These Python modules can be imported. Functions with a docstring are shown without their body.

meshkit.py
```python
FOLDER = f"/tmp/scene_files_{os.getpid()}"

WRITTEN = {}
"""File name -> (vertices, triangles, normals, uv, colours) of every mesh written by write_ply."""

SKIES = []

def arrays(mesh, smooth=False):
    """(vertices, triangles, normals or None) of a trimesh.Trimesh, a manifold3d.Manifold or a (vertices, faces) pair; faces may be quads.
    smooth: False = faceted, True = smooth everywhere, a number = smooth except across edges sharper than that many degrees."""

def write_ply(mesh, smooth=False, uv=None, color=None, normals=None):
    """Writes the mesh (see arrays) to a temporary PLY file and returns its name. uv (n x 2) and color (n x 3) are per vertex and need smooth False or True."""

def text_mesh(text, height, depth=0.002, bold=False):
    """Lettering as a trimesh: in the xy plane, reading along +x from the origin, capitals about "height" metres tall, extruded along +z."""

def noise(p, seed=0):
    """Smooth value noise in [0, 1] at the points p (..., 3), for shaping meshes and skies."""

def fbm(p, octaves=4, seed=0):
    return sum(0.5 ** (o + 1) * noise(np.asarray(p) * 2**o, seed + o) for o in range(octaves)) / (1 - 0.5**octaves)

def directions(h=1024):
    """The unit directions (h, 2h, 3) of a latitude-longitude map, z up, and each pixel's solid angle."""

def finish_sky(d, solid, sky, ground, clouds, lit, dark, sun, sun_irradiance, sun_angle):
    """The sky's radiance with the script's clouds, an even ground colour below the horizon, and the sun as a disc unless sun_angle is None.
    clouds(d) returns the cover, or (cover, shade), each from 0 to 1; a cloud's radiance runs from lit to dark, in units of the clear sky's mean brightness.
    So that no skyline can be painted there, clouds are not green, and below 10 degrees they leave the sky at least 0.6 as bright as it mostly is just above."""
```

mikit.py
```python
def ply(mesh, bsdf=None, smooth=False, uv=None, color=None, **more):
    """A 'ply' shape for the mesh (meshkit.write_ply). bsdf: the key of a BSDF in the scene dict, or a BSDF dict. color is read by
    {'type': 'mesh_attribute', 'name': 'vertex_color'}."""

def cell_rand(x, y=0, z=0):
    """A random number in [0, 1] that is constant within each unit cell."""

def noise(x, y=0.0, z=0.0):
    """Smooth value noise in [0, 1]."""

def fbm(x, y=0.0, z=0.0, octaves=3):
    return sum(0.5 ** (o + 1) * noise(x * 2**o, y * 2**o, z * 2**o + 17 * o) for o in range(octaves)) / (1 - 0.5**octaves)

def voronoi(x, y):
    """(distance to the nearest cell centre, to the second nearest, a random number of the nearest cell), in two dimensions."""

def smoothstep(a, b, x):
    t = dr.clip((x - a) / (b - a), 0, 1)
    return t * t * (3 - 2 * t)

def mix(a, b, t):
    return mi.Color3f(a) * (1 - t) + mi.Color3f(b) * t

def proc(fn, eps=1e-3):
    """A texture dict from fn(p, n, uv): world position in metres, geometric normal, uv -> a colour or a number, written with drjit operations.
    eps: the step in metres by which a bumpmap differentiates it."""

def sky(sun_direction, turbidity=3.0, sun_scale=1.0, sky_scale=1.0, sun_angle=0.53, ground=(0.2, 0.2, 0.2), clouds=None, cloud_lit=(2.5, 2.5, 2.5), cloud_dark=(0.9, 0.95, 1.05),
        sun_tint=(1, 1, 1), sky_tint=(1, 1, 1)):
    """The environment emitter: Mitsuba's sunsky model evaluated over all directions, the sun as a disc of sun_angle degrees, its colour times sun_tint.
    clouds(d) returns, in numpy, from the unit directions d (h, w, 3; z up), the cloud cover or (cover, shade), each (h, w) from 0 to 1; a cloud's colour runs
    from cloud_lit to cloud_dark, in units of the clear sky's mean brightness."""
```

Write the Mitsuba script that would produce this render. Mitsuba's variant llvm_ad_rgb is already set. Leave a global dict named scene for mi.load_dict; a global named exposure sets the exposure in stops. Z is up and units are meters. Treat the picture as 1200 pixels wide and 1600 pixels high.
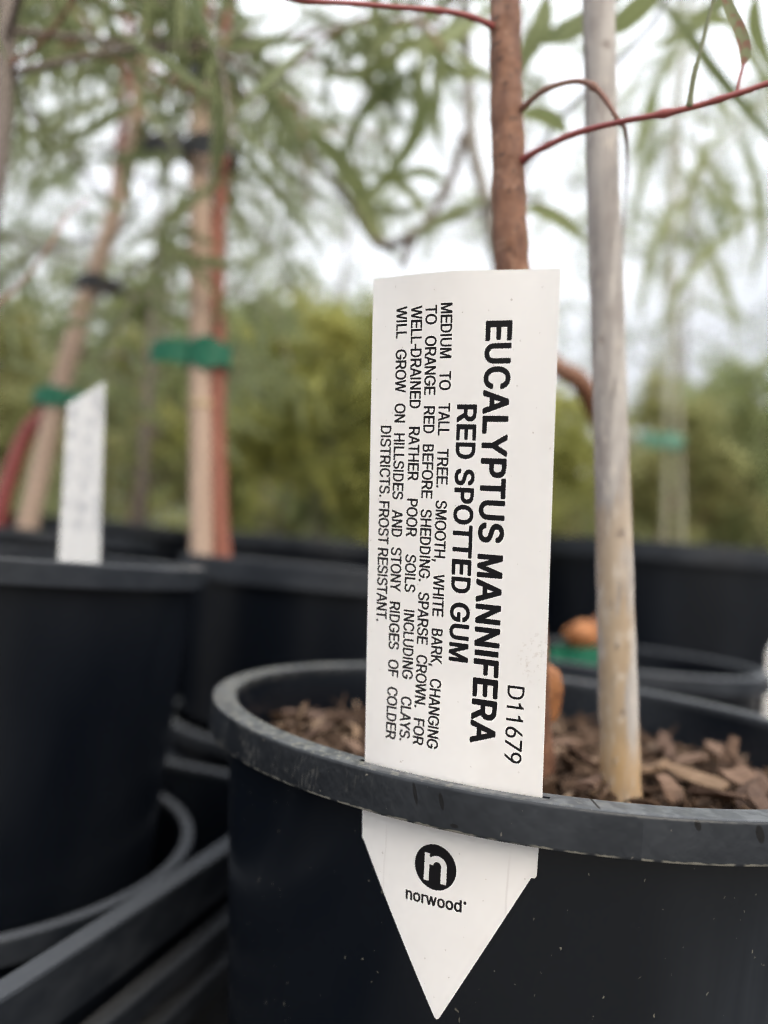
import math, random
import numpy as np, trimesh, mitsuba as mi, mikit, meshkit
import manifold3d as m3
import drjit as dr
T = mi.ScalarTransform4f
scene, labels = {}, {}

# ------------------------------------------------------------------ camera, sky, exposure
CAM = np.array([0.0, 0.0, 0.36])
PITCH, ROLL = math.radians(4.2), math.radians(5.3)
FWD = np.array([0, math.cos(PITCH), math.sin(PITCH)])
UP0 = np.array([0, -math.sin(PITCH), math.cos(PITCH)])
UP = -math.sin(ROLL) * np.array([1.0, 0, 0]) + math.cos(ROLL) * UP0
scene['camera'] = {'type': 'thinlens', 'fov': 2 * math.degrees(math.atan(600 / 1180)), 'fov_axis': 'x', 'near_clip': 0.01, 'far_clip': 300.0,
                   'aperture_radius': 0.0031, 'focus_distance': 0.221,
                   'to_world': T().look_at(origin=CAM.tolist(), target=(CAM + FWD).tolist(), up=UP.tolist())}


def cloud_cover(d):
    """an even overcast: three times as bright overhead as at the horizon, with faint cloud texture"""
    shade = 1 - np.clip(d[..., 2], 0, 1) + 0.5 * (meshkit.fbm(d * [2.2, 2.2, 4.0] + 7, 4, 3) - 0.5)
    return np.ones(d.shape[:2]), np.clip(shade, 0, 1)


scene['sky'] = mikit.sky((0.42, -0.75, 0.60), turbidity=3, sun_scale=0.26, sun_angle=40, sun_tint=(0.92, 1.0, 1.1), clouds=cloud_cover, cloud_lit=(4.1, 4.25, 4.45), cloud_dark=(0.98, 1.04, 1.11))
exposure = 2.7

# ------------------------------------------------------------------ materials
noise, fbm, smoothstep, mix, cell_rand, voronoi = mikit.noise, mikit.fbm, mikit.smoothstep, mikit.mix, mikit.cell_rand, mikit.voronoi


def two(d): return {'type': 'twosided', 'bsdf': d}
def princ(color, rough=0.5, spec=0.5, **k): return {'type': 'principled', 'base_color': color, 'roughness': rough, 'specular': spec, **k}
def rgb(*c): return {'type': 'rgb', 'value': list(c)}


POT = (0.0038, 0.0054, 0.0088)


def specks(p, n, s, thr, tall=1.0):
    """tiny pale grit: one random dot in some of the cells of a fine grid"""
    a = dr.atan2(p.x - 0.0796, p.y - 0.3647) * 0.14
    x, y = a * s, p.z * s * tall
    f, _, w = voronoi(x + noise(x * 3, y * 3, 1) * 0.5, y + noise(x * 3, y * 3, 2) * 0.5)
    big = 0.06 + 0.2 * cell_rand(w * 4096, 5, 1)
    return dr.select(w > thr, 1 - smoothstep(big * 0.4, big, f), 0)


def wall_color(p, n, uv):
    d = smoothstep(0.45, 0.9, fbm(p.x * 30, p.y * 30, p.z * 7, 4)) * 0.15
    c = mix(POT, (0.016, 0.019, 0.025), d)
    a = dr.atan2(p.x - 0.0796, p.y - 0.3647) * 0.14
    painted_sheen = smoothstep(0.10, 0.19, p.x + 0.05 * fbm(p.x * 40, p.y * 40, p.z * 12, 3)) * smoothstep(0.30, 0.22, p.z) * (0.45 + 0.55 * fbm(a * 300, p.z * 18, 0, 3))
    c = mix(c, (0.046, 0.053, 0.065), painted_sheen)               # soft reflected highlight at the lower right, painted into the colour
    line_ = (1 - smoothstep(0.0002, 0.0006, dr.abs(p.z - 0.191 + 0.25 * (p.x - 0.16)))) * smoothstep(0.142, 0.15, p.x) * smoothstep(0.175, 0.165, p.x)
    c = mix(c, (0.003, 0.003, 0.004), line_ * 0.8)
    c = mix(c, (0.30, 0.28, 0.23), specks(p, n, 800, 0.982, 0.6) * 0.5)
    return mix(c, (0.22, 0.20, 0.16), specks(p, n, 380, 0.992, 0.7) * 0.4)


def wall_rough(p, n, uv):
    return 0.15 + 0.2 * fbm(p.x * 60, p.y * 60, p.z * 14, 3)


RIM_MARKS = [(0.0168, 0.2220, 0.2947)+(.0006, .0032), (0.0244, 0.2195, 0.2940)+(.0007, .0024), (0.0285, 0.2190, 0.2880)+(.0012, .0006), (0.0951, 0.2170, 0.2968)+(.001, .0016), (0.1142, 0.2190, 0.2950)+(.0014, .0026), (0.0676, 0.2160, 0.2990)+(.0006, .0004)]


def rim_color(p, n, uv):
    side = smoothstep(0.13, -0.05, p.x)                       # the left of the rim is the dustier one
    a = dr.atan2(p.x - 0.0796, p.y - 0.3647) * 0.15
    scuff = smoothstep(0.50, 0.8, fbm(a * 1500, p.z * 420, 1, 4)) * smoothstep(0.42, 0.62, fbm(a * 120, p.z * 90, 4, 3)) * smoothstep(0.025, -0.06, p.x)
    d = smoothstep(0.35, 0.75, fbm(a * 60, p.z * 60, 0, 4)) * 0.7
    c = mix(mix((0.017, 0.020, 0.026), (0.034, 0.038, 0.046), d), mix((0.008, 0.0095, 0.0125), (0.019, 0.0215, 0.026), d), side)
    c = mix(c, (0.12, 0.115, 0.105), scuff * 0.7)
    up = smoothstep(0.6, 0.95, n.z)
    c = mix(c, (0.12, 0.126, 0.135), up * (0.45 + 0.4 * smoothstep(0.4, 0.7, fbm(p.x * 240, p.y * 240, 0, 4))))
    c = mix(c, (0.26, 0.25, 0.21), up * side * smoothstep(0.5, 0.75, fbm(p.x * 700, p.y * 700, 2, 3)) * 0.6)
    c = mix(c, (0.30, 0.27, 0.22), specks(p, n, 800, 0.985, 0.7) * (0.15 + 0.5 * side))
    for x, y, z, w, h in RIM_MARKS:                           # wet runs and nicks
        r = dr.square((p.x - x + 0.25 * (p.z - z)) / w) + dr.square((p.z - z) / h)
        c = mix(c, (0.003, 0.003, 0.004), dr.select(dr.abs(p.y - y) < 0.02, 1 - smoothstep(0.6, 1.2, r), 0))
    low = smoothstep(0.2871, 0.2867, p.z + 0.0004 * noise(a * 900, 0, 0))
    return mix(c, (0.22, 0.21, 0.18), low * smoothstep(0.25, 0.65, noise(a * 330, 3, 0)) * 0.75)


def rim_bump(p, n, uv):
    return 0.0003 * fbm(p.x * 420, p.y * 420, p.z * 300, 3)


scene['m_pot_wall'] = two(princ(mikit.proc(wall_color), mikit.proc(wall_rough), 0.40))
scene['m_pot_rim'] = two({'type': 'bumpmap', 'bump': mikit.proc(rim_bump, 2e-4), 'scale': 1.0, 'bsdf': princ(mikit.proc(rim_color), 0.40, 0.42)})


def far_rim(p, n, uv):
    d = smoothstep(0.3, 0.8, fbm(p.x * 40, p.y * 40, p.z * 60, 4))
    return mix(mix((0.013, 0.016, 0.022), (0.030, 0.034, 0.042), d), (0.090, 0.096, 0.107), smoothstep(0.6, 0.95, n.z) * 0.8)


def plain_pot(p, n, uv):
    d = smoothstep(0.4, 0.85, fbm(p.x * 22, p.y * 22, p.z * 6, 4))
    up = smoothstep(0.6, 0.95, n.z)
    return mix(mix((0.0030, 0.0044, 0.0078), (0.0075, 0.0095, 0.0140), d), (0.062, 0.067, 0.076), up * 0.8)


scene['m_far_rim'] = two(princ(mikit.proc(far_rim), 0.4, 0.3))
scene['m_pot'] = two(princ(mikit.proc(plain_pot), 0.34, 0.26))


def label_color(p, n, uv):
    d = smoothstep(0.55, 0.85, fbm(p.x * 70, p.y * 70, p.z * 40, 4))
    c = mix((0.84, 0.812, 0.80), (0.77, 0.73, 0.705), d * 0.5)
    x, y = (p.x - 0.4236 * p.y) * 330, p.z * 330
    f, _, w = voronoi(x, y)
    big = 0.04 + 0.09 * cell_rand(w * 9000, 3, 1)
    s = dr.select(w > 0.93, 1 - smoothstep(big * 0.5, big, f), 0)
    c = mix(c, (0.42, 0.36, 0.32), s * (0.25 + 0.5 * cell_rand(w * 7000, 1, 2)))
    a, b = (p.x - 0.047) / 0.006, (p.z - 0.3385) / 0.009
    lu = (p.x - 0.0013) * 0.920 - (p.y - 0.2447) * 0.392
    crease = (1 - smoothstep(0.0001, 0.0005, dr.abs(lu - 0.0475 - 0.0008 * noise(p.z * 120, 1, 0)))) * smoothstep(0.235, 0.245, p.z) * smoothstep(0.285, 0.27, p.z)
    crease += (1 - smoothstep(0.0001, 0.0004, dr.abs(lu - 0.0085 - 0.0008 * noise(p.z * 120, 2, 0)))) * smoothstep(0.25, 0.258, p.z) * smoothstep(0.285, 0.275, p.z) * 0.8
    c = mix(c, (0.52, 0.47, 0.46), crease * 0.28)
    smudge = (1 - smoothstep(0.2, 1.0, a * a + b * b)) * smoothstep(0.58, 0.8, fbm(p.x * 1300, p.z * 1300, 0, 3))
    return mix(c, (0.55, 0.48, 0.43), smudge * 0.35)


scene['m_label'] = two(princ(mikit.proc(label_color), 0.45, 0.4))
scene['m_ink'] = two(princ(rgb(0.006, 0.0055, 0.007), 0.6, 0.2))
scene['m_label_white'] = two(princ(rgb(0.78, 0.76, 0.75), 0.45, 0.4))


def trunk_color(p, n, uv):
    a = fbm(p.x * 260, p.y * 260, p.z * 90, 4)
    c = mix((0.155, 0.072, 0.046), (0.25, 0.122, 0.074), smoothstep(0.25, 0.75, a))
    f, _, w = voronoi(p.x * 420 + p.y * 300, p.z * 300)
    c = mix(c, (0.055, 0.028, 0.02), dr.select(w > 0.86, 1 - smoothstep(0.15, 0.35, f), 0) * 0.8)
    c = mix(c, (0.40, 0.25, 0.18), dr.select(w < 0.10, 1 - smoothstep(0.1, 0.4, f), 0) * 0.5)
    c = mix(c, (0.36, 0.22, 0.16), smoothstep(0.58, 0.72, fbm(p.x * 120, p.y * 120, p.z * 55 + 3, 4)) * 0.45)
    return mix(c, (0.07, 0.04, 0.035), smoothstep(0.66, 0.74, fbm(p.x * 500, p.y * 500, p.z * 900, 3)) * 0.6)


def trunk_bump(p, n, uv):
    return 0.0006 * fbm(p.x * 420, p.y * 420, p.z * 330, 4)


scene['m_trunk'] = two({'type': 'bumpmap', 'bump': mikit.proc(trunk_bump, 2e-4), 'scale': 1.0, 'bsdf': princ(mikit.proc(trunk_color), 0.65, 0.4)})


def knob_color(p, n, uv):
    return mix((0.22, 0.075, 0.025), (0.48, 0.20, 0.075), smoothstep(0.3, 0.7, fbm(p.x * 200, p.y * 200, p.z * 200, 3)))


scene['m_knob'] = two(princ(mikit.proc(knob_color), 0.6, 0.4))


def stake_color(p, n, uv):
    g = fbm(p.x * 330, p.y * 330, p.z * 14, 4)
    c = mix((0.33, 0.30, 0.285), (0.46, 0.425, 0.40), smoothstep(0.3, 0.7, g))
    c = mix(c, (0.27, 0.235, 0.22), smoothstep(0.5, 0.72, fbm(p.x * 180, p.y * 180, p.z * 70, 3)) * 0.55)
    t = smoothstep(0.45, 0.62, fbm(p.x * 110, p.y * 110, p.z * 22, 3) + 0.10 * smoothstep(0.45, 0.30, p.z))
    c = mix(c, (0.40, 0.28, 0.16), t * smoothstep(0.47, 0.33, p.z) * 0.75)
    c = mix(c, (0.44, 0.28, 0.13), smoothstep(0.326, 0.300, p.z + 0.03 * g) * 0.75)
    k = smoothstep(0.66, 0.76, fbm(p.x * 900, p.y * 900, p.z * 50, 3))
    c = mix(c, (0.13, 0.11, 0.10), k * 0.6)
    f, _, w = voronoi(dr.atan2(p.x - 0.09, p.y - 0.31) * 3 + p.x * 160, p.z * 90)
    c = mix(c, (0.16, 0.12, 0.10), dr.select(w > 0.85, 1 - smoothstep(0.05, 0.28, f), 0) * 0.65)
    return mix(c, (0.60, 0.54, 0.48), smoothstep(0.6, 0.75, fbm(p.x * 600, p.y * 600, p.z * 120 + 5, 3)) * 0.5)


scene['m_stake'] = two(princ(mikit.proc(stake_color), 0.75, 0.3))


def bamboo_color(p, n, uv):
    return mix((0.36, 0.245, 0.185), (0.56, 0.42, 0.33), fbm(p.x * 160, p.y * 160, p.z * 9, 3))


scene['m_bamboo'] = two(princ(mikit.proc(bamboo_color), 0.6, 0.4))
scene['m_bamboo_joint'] = two(princ(rgb(0.55, 0.42, 0.25), 0.6, 0.4))


def redstem_color(p, n, uv):
    return mix((0.20, 0.065, 0.045), (0.36, 0.135, 0.09), fbm(p.x * 120, p.y * 120, p.z * 30, 3))


def kinked_color(p, n, uv):
    a = fbm(p.x * 120, p.y * 120, p.z * 30, 3)
    return mix(mix((0.19, 0.075, 0.04), (0.32, 0.14, 0.075), a), mix((0.19, 0.165, 0.14), (0.30, 0.27, 0.235), a), smoothstep(0.50, 0.60, p.z))


scene['m_kinked'] = two(princ(mikit.proc(kinked_color), 0.6, 0.4))
scene['m_redstem'] = two(princ(mikit.proc(redstem_color), 0.6, 0.4))


def twig_color(p, n, uv):
    return mix((0.20, 0.036, 0.038), (0.36, 0.095, 0.085), fbm(p.x * 300, p.y * 300, p.z * 300, 3))


scene['m_twig'] = two(princ(mikit.proc(twig_color), 0.45, 0.5))
scene['m_twig_brown'] = two(princ(rgb(0.24, 0.125, 0.095), 0.55, 0.4))
scene['m_twig_green'] = two(princ(rgb(0.16, 0.17, 0.09), 0.5, 0.4))
scene['m_grey_twig'] = two(princ(rgb(0.20, 0.165, 0.145), 0.7, 0.3))
scene['m_pale_stem'] = two(princ(rgb(0.34, 0.33, 0.24), 0.6, 0.3))
scene['m_tie_green'] = two(princ(rgb(0.010, 0.135, 0.075), 0.5, 0.4))
scene['m_tie_pale'] = two(princ(rgb(0.10, 0.24, 0.17), 0.5, 0.4))
scene['m_tie_black'] = two(princ(rgb(0.02, 0.021, 0.026), 0.5, 0.4))


def leafmat(a, b, trans):
    def f(p, n, uv):
        return mix(a, b, smoothstep(0.25, 0.75, fbm(p.x * 9, p.y * 9, p.z * 9, 3)))
    return {'type': 'principledthin', 'base_color': mikit.proc(f), 'roughness': 0.5, 'diff_trans': trans}


scene['m_leaf_grey'] = leafmat((0.20, 0.235, 0.115), (0.35, 0.385, 0.21), 1.1)
scene['m_leaf_green'] = leafmat((0.25, 0.29, 0.13), (0.42, 0.45, 0.23), 1.1)
scene['m_leaf_yellow'] = leafmat((0.33, 0.34, 0.11), (0.51, 0.50, 0.18), 1.1)
scene['m_leaf_olive'] = leafmat((0.30, 0.31, 0.13), (0.47, 0.46, 0.23), 1.1)
scene['m_leaf_dark'] = leafmat((0.24, 0.27, 0.13), (0.40, 0.42, 0.22), 1.1)
scene['m_leaf_near'] = {'type': 'principledthin', 'base_color': mikit.proc(lambda p, n, uv: mix((0.25, 0.27, 0.16), (0.27, 0.16, 0.12), smoothstep(0.5, 0.68, fbm(p.x * 330, p.y * 330, p.z * 330, 3)))), 'roughness': 0.5, 'diff_trans': 0.7}


def mulch_color(p, n, uv):
    f, _, w = voronoi(p.x * 150 + 40 * p.z, p.y * 150)
    c = mix((0.032, 0.019, 0.012), (0.125, 0.076, 0.050), fbm(p.x * 60, p.y * 60, p.z * 60, 3) * 0.6 + w * 0.4)
    c = mix(c, (0.33, 0.235, 0.165), smoothstep(0.86, 0.93, w) * 0.7)
    return mix(c, (0.25, 0.175, 0.13), smoothstep(0.6, 0.85, fbm(p.x * 420, p.y * 260, p.z * 420, 3)) * 0.6)


scene['m_mulch'] = two(princ(mikit.proc(mulch_color), 0.85, 0.2))
for i, (a, b) in enumerate([((0.06, 0.036, 0.027), (0.15, 0.095, 0.07)), ((0.10, 0.060, 0.042), (0.22, 0.14, 0.098)), ((0.16, 0.10, 0.062), (0.31, 0.21, 0.14))]):
    scene['m_chip_%d' % i] = two(princ(mikit.proc(lambda p, n, uv, a=a, b=b: mix(a, b, fbm(p.x * 150 + p.z * 40, p.y * 420, p.z * 420, 4))), 0.8, 0.25))
scene['m_soil'] = two(princ(rgb(0.045, 0.032, 0.025), 0.95, 0.1))


def ground_color(p, n, uv):
    g = fbm(p.x * 40, p.y * 40, 0, 4)
    c = mix((0.03, 0.03, 0.032), (0.11, 0.10, 0.09), smoothstep(0.35, 0.7, g))
    c = mix(c, (0.09, 0.085, 0.07), smoothstep(6, 14, p.y))
    path = smoothstep(0.12, 0.02, p.y + 0.06 * noise(p.x * 6, p.y * 6, 0))      # unseen pale gravel, added to bounce light onto the pots and label
    return mix(c, mix((0.11, 0.105, 0.095), (0.23, 0.215, 0.195), noise(p.x * 90, p.y * 90, 0)), path)


scene['m_ground'] = two(princ(mikit.proc(ground_color), 0.95, 0.1))

# ------------------------------------------------------------------ helpers


def numbered(name):
    k, i = name, 0
    while k in labels or k in scene or any(s.startswith(k + '__') for s in scene):
        i += 1
        k = '%s_%03d' % (name, i)
    return k


def part(parent, name, mesh, bsdf, smooth=False, label=None, kind=None):
    key = numbered(parent + '__' + name)
    scene[key] = mikit.ply(mesh, bsdf, smooth=smooth)
    if label or kind:
        labels[key] = {}
        if label: labels[key]['label'] = label
        if kind: labels[key]['kind'] = kind
    return key


def thing(name, label, cat, group=None, kind=None):
    key = numbered(name)
    labels[key] = {'label': label, 'category': cat}
    if group: labels[key]['group'] = group
    if kind: labels[key]['kind'] = kind
    return key


def solo(name, mesh, bsdf, label, cat, group=None, smooth=False, kind=None):
    key = thing(name, label, cat, group, kind)
    scene[key] = mikit.ply(mesh, bsdf, smooth=smooth)
    return key


def spline(pts, n=6):
    """Catmull-Rom through the points"""
    p = np.asarray(pts, float)
    if len(p) == 2: return p[0] + (p[1] - p[0]) * np.linspace(0, 1, n + 1)[:, None]
    q = np.vstack([2 * p[0] - p[1], p, 2 * p[-1] - p[-2]])
    out = []
    for i in range(1, len(q) - 2):
        for t in np.arange(n) / n:
            a, b, c, d = q[i - 1:i + 3]
            out.append(0.5 * (2 * b + (c - a) * t + (2 * a - 5 * b + 4 * c - d) * t * t + (3 * b - a - 3 * c + d) * t ** 3))
    out.append(p[-1])
    return np.array(out)


def tube(pts, radii, seg=12, cap=True, lump=0.0, seed=0, flat=1.0):
    p = np.asarray(pts, float)
    r = np.interp(np.linspace(0, 1, len(p)), np.linspace(0, 1, len(np.atleast_1d(radii))), np.atleast_1d(radii))
    t = np.gradient(p, axis=0)
    t /= np.linalg.norm(t, axis=1, keepdims=True)
    ref = np.array([0.13, 1.0, 0.21]) if abs(t[0, 1]) < 0.9 else np.array([1.0, 0.1, 0.2])
    a = np.cross(t, ref); a /= np.linalg.norm(a, axis=1, keepdims=True)
    b = np.cross(t, a)
    th = np.arange(seg) * 2 * np.pi / seg
    ring = a[:, None] * np.cos(th)[None, :, None] + b[:, None] * np.sin(th)[None, :, None] * flat
    v = p[:, None] + ring * r[:, None, None]
    if lump:
        k = meshkit.fbm(v * 130, 3, seed) - 0.5
        v = v + ring * (r[:, None] * k * lump * 2)[..., None]
    v = v.reshape(-1, 3)
    i, j = np.meshgrid(np.arange(len(p) - 1), np.arange(seg), indexing='ij')
    q = np.stack([i * seg + j, i * seg + (j + 1) % seg, (i + 1) * seg + (j + 1) % seg, (i + 1) * seg + j], -1).reshape(-1, 4)
    f = np.vstack([q[:, [0, 1, 2]], q[:, [0, 2, 3]]])
    if cap:
        n = len(v)
        v = np.vstack([v, p[0], p[-1]])
        j = np.arange(seg)
        f = np.vstack([f, np.stack([j * 0 + n, (j + 1) % seg, j], 1), np.stack([j * 0 + n + 1, (len(p) - 1) * seg + j, (len(p) - 1) * seg + (j + 1) % seg], 1)])
    return trimesh.Trimesh(v, f, process=False)


def lathe(profile, seg=160, wob=0.0, seed=0):
    pr = np.asarray(profile, float)
    th = np.arange(seg) * 2 * np.pi / seg
    w = 1 + wob * (np.sin(2 * th + seed) + 0.5 * np.sin(3 * th + 2 * seed))
    v = np.stack([pr[:, None, 0] * (np.cos(th) * w)[None], pr[:, None, 0] * (np.sin(th) * w)[None], np.repeat(pr[:, 1:2], seg, 1)], -1).reshape(-1, 3)
    i, j = np.meshgrid(np.arange(len(pr)), np.arange(seg), indexing='ij')
    i2 = (i + 1) % len(pr)
    q = np.stack([i * seg + j, i * seg + (j + 1) % seg, i2 * seg + (j + 1) % seg, i2 * seg + j], -1).reshape(-1, 4)
    return trimesh.Trimesh(v, np.vstack([q[:, [0, 1, 2]], q[:, [0, 2, 3]]]), process=False)


def pot_profiles(R, ztop, zbase, taper, band, gap):
    """wall and rolled rim of a nursery pot as closed profiles (r, z), r measured from the axis"""
    rw = R - gap                                  # outer wall just under the rim
    rb = rw - taper * (ztop - zbase)
    t = 0.0022
    zt = ztop - 0.0012
    wall = [(rw - t, zt), (rw, zt)] + [(rw + (rb - rw) * k, zt + (zbase + 0.004 - zt) * k) for k in np.linspace(0.05, 1, 12)] + [(rb - 0.004, zbase), (0.0005, zbase), (0.0005, zbase + 0.003), (rb - 0.006, zbase + 0.003)] + [(rb - t + (rw - rb) * k, zbase + 0.006 + (zt - zbase - 0.006) * k) for k in np.linspace(0, 0.97, 8)]
    e = 0.0014
    arc = [(R - e + e * math.sin(a), ztop - e + e * math.cos(a)) for a in np.linspace(0, math.pi / 2, 5)]
    rim = [(rw - t - 0.0012, ztop - 0.0018), (rw - t - 0.0008, ztop - 0.0006), (rw - t, ztop)] + arc + [(R + 0.0004, ztop - band + 0.0008), (R, ztop - band), (R - 0.0018, ztop - band), (R - 0.0024, ztop - 0.003), (rw + 0.0004, ztop - 0.003), (rw + 0.0004, ztop - 0.0045), (rw - t - 0.0012, ztop - 0.0045)]
    return wall[::-1], rim[::-1]


def make_pot(key, cx, cy, R, ztop, zbase, taper=0.06, band=0.0126, gap=0.0085, mats=('m_pot', 'm_far_rim'), soil=None, seg=160, wob=0.0, seed=0, cut=None):
    wall, rim = pot_profiles(R, ztop, zbase, taper, band, gap)
    for nm, pr, m in (('wall', wall, mats[0]), ('rim', rim, mats[1])):
        me = lathe(pr, seg, wob, seed)
        me.apply_translation([cx, cy, 0])
        if nm == 'rim' and cut is not None: me = cut(me)
        part(key, nm, me, m, smooth=35)
    if soil is not None:
        n = 40
        r = R - gap - 0.003 - taper * (ztop - soil)
        d = lathe([(r, soil), (r * 0.6, soil + 0.006), (0.0005, soil + 0.010), (0.0005, soil - 0.01), (r, soil - 0.01)], n)
        d.vertices[:, 2] += 0.012 * (meshkit.fbm(d.vertices * 40, 3, seed) - 0.5)
        d.apply_translation([cx, cy, 0])
        part(key, 'soil', d, 'm_soil')


def leaf_mesh(base, dirs, L, W, droop, rng, segs=5, fold=0.25):
    """many lanceolate leaves: base (n,3), dirs (n,3) unit, L, W (n,); returns one mesh"""
    n = len(base)
    d = dirs / np.linalg.norm(dirs, axis=1, keepdims=True)
    side = np.cross(d, rng.normal(size=(n, 3))); side /= np.linalg.norm(side, axis=1, keepdims=True)
    nor = np.cross(side, d)
    curl = rng.normal(0, 0.22, n)
    s = np.linspace(0, 1, segs + 1)
    prof = np.array([0.10, 0.75, 1.0, 0.80, 0.42, 0.0]) if segs == 5 else np.interp(s, [0, .2, .45, .75, 1], [0.1, 0.8, 1, 0.6, 0])
    V = []
    for k, t in enumerate(s):
        c = base + d * (L * t)[:, None] + nor * (L * curl * t * t)[:, None] + np.array([0, 0, -1.0]) * (L * droop * t * t)[:, None]
        w = (W * prof[k] / 2)[:, None]
        V += [c - side * w + nor * w * fold, c, c + side * w + nor * w * fold]
    V = np.stack(V, 1)                            # n, 3*(segs+1), 3
    F = []
    for k in range(segs):
        a = 3 * k
        for o in (0, 1):
            F += [[a + o, a + o + 1, a + o + 4], [a + o, a + o + 4, a + o + 3]]
    F = np.array(F)
    f = (F[None] + (np.arange(n) * V.shape[1])[:, None, None]).reshape(-1, 3)
    return trimesh.Trimesh(V.reshape(-1, 3), f, process=False)


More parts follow.
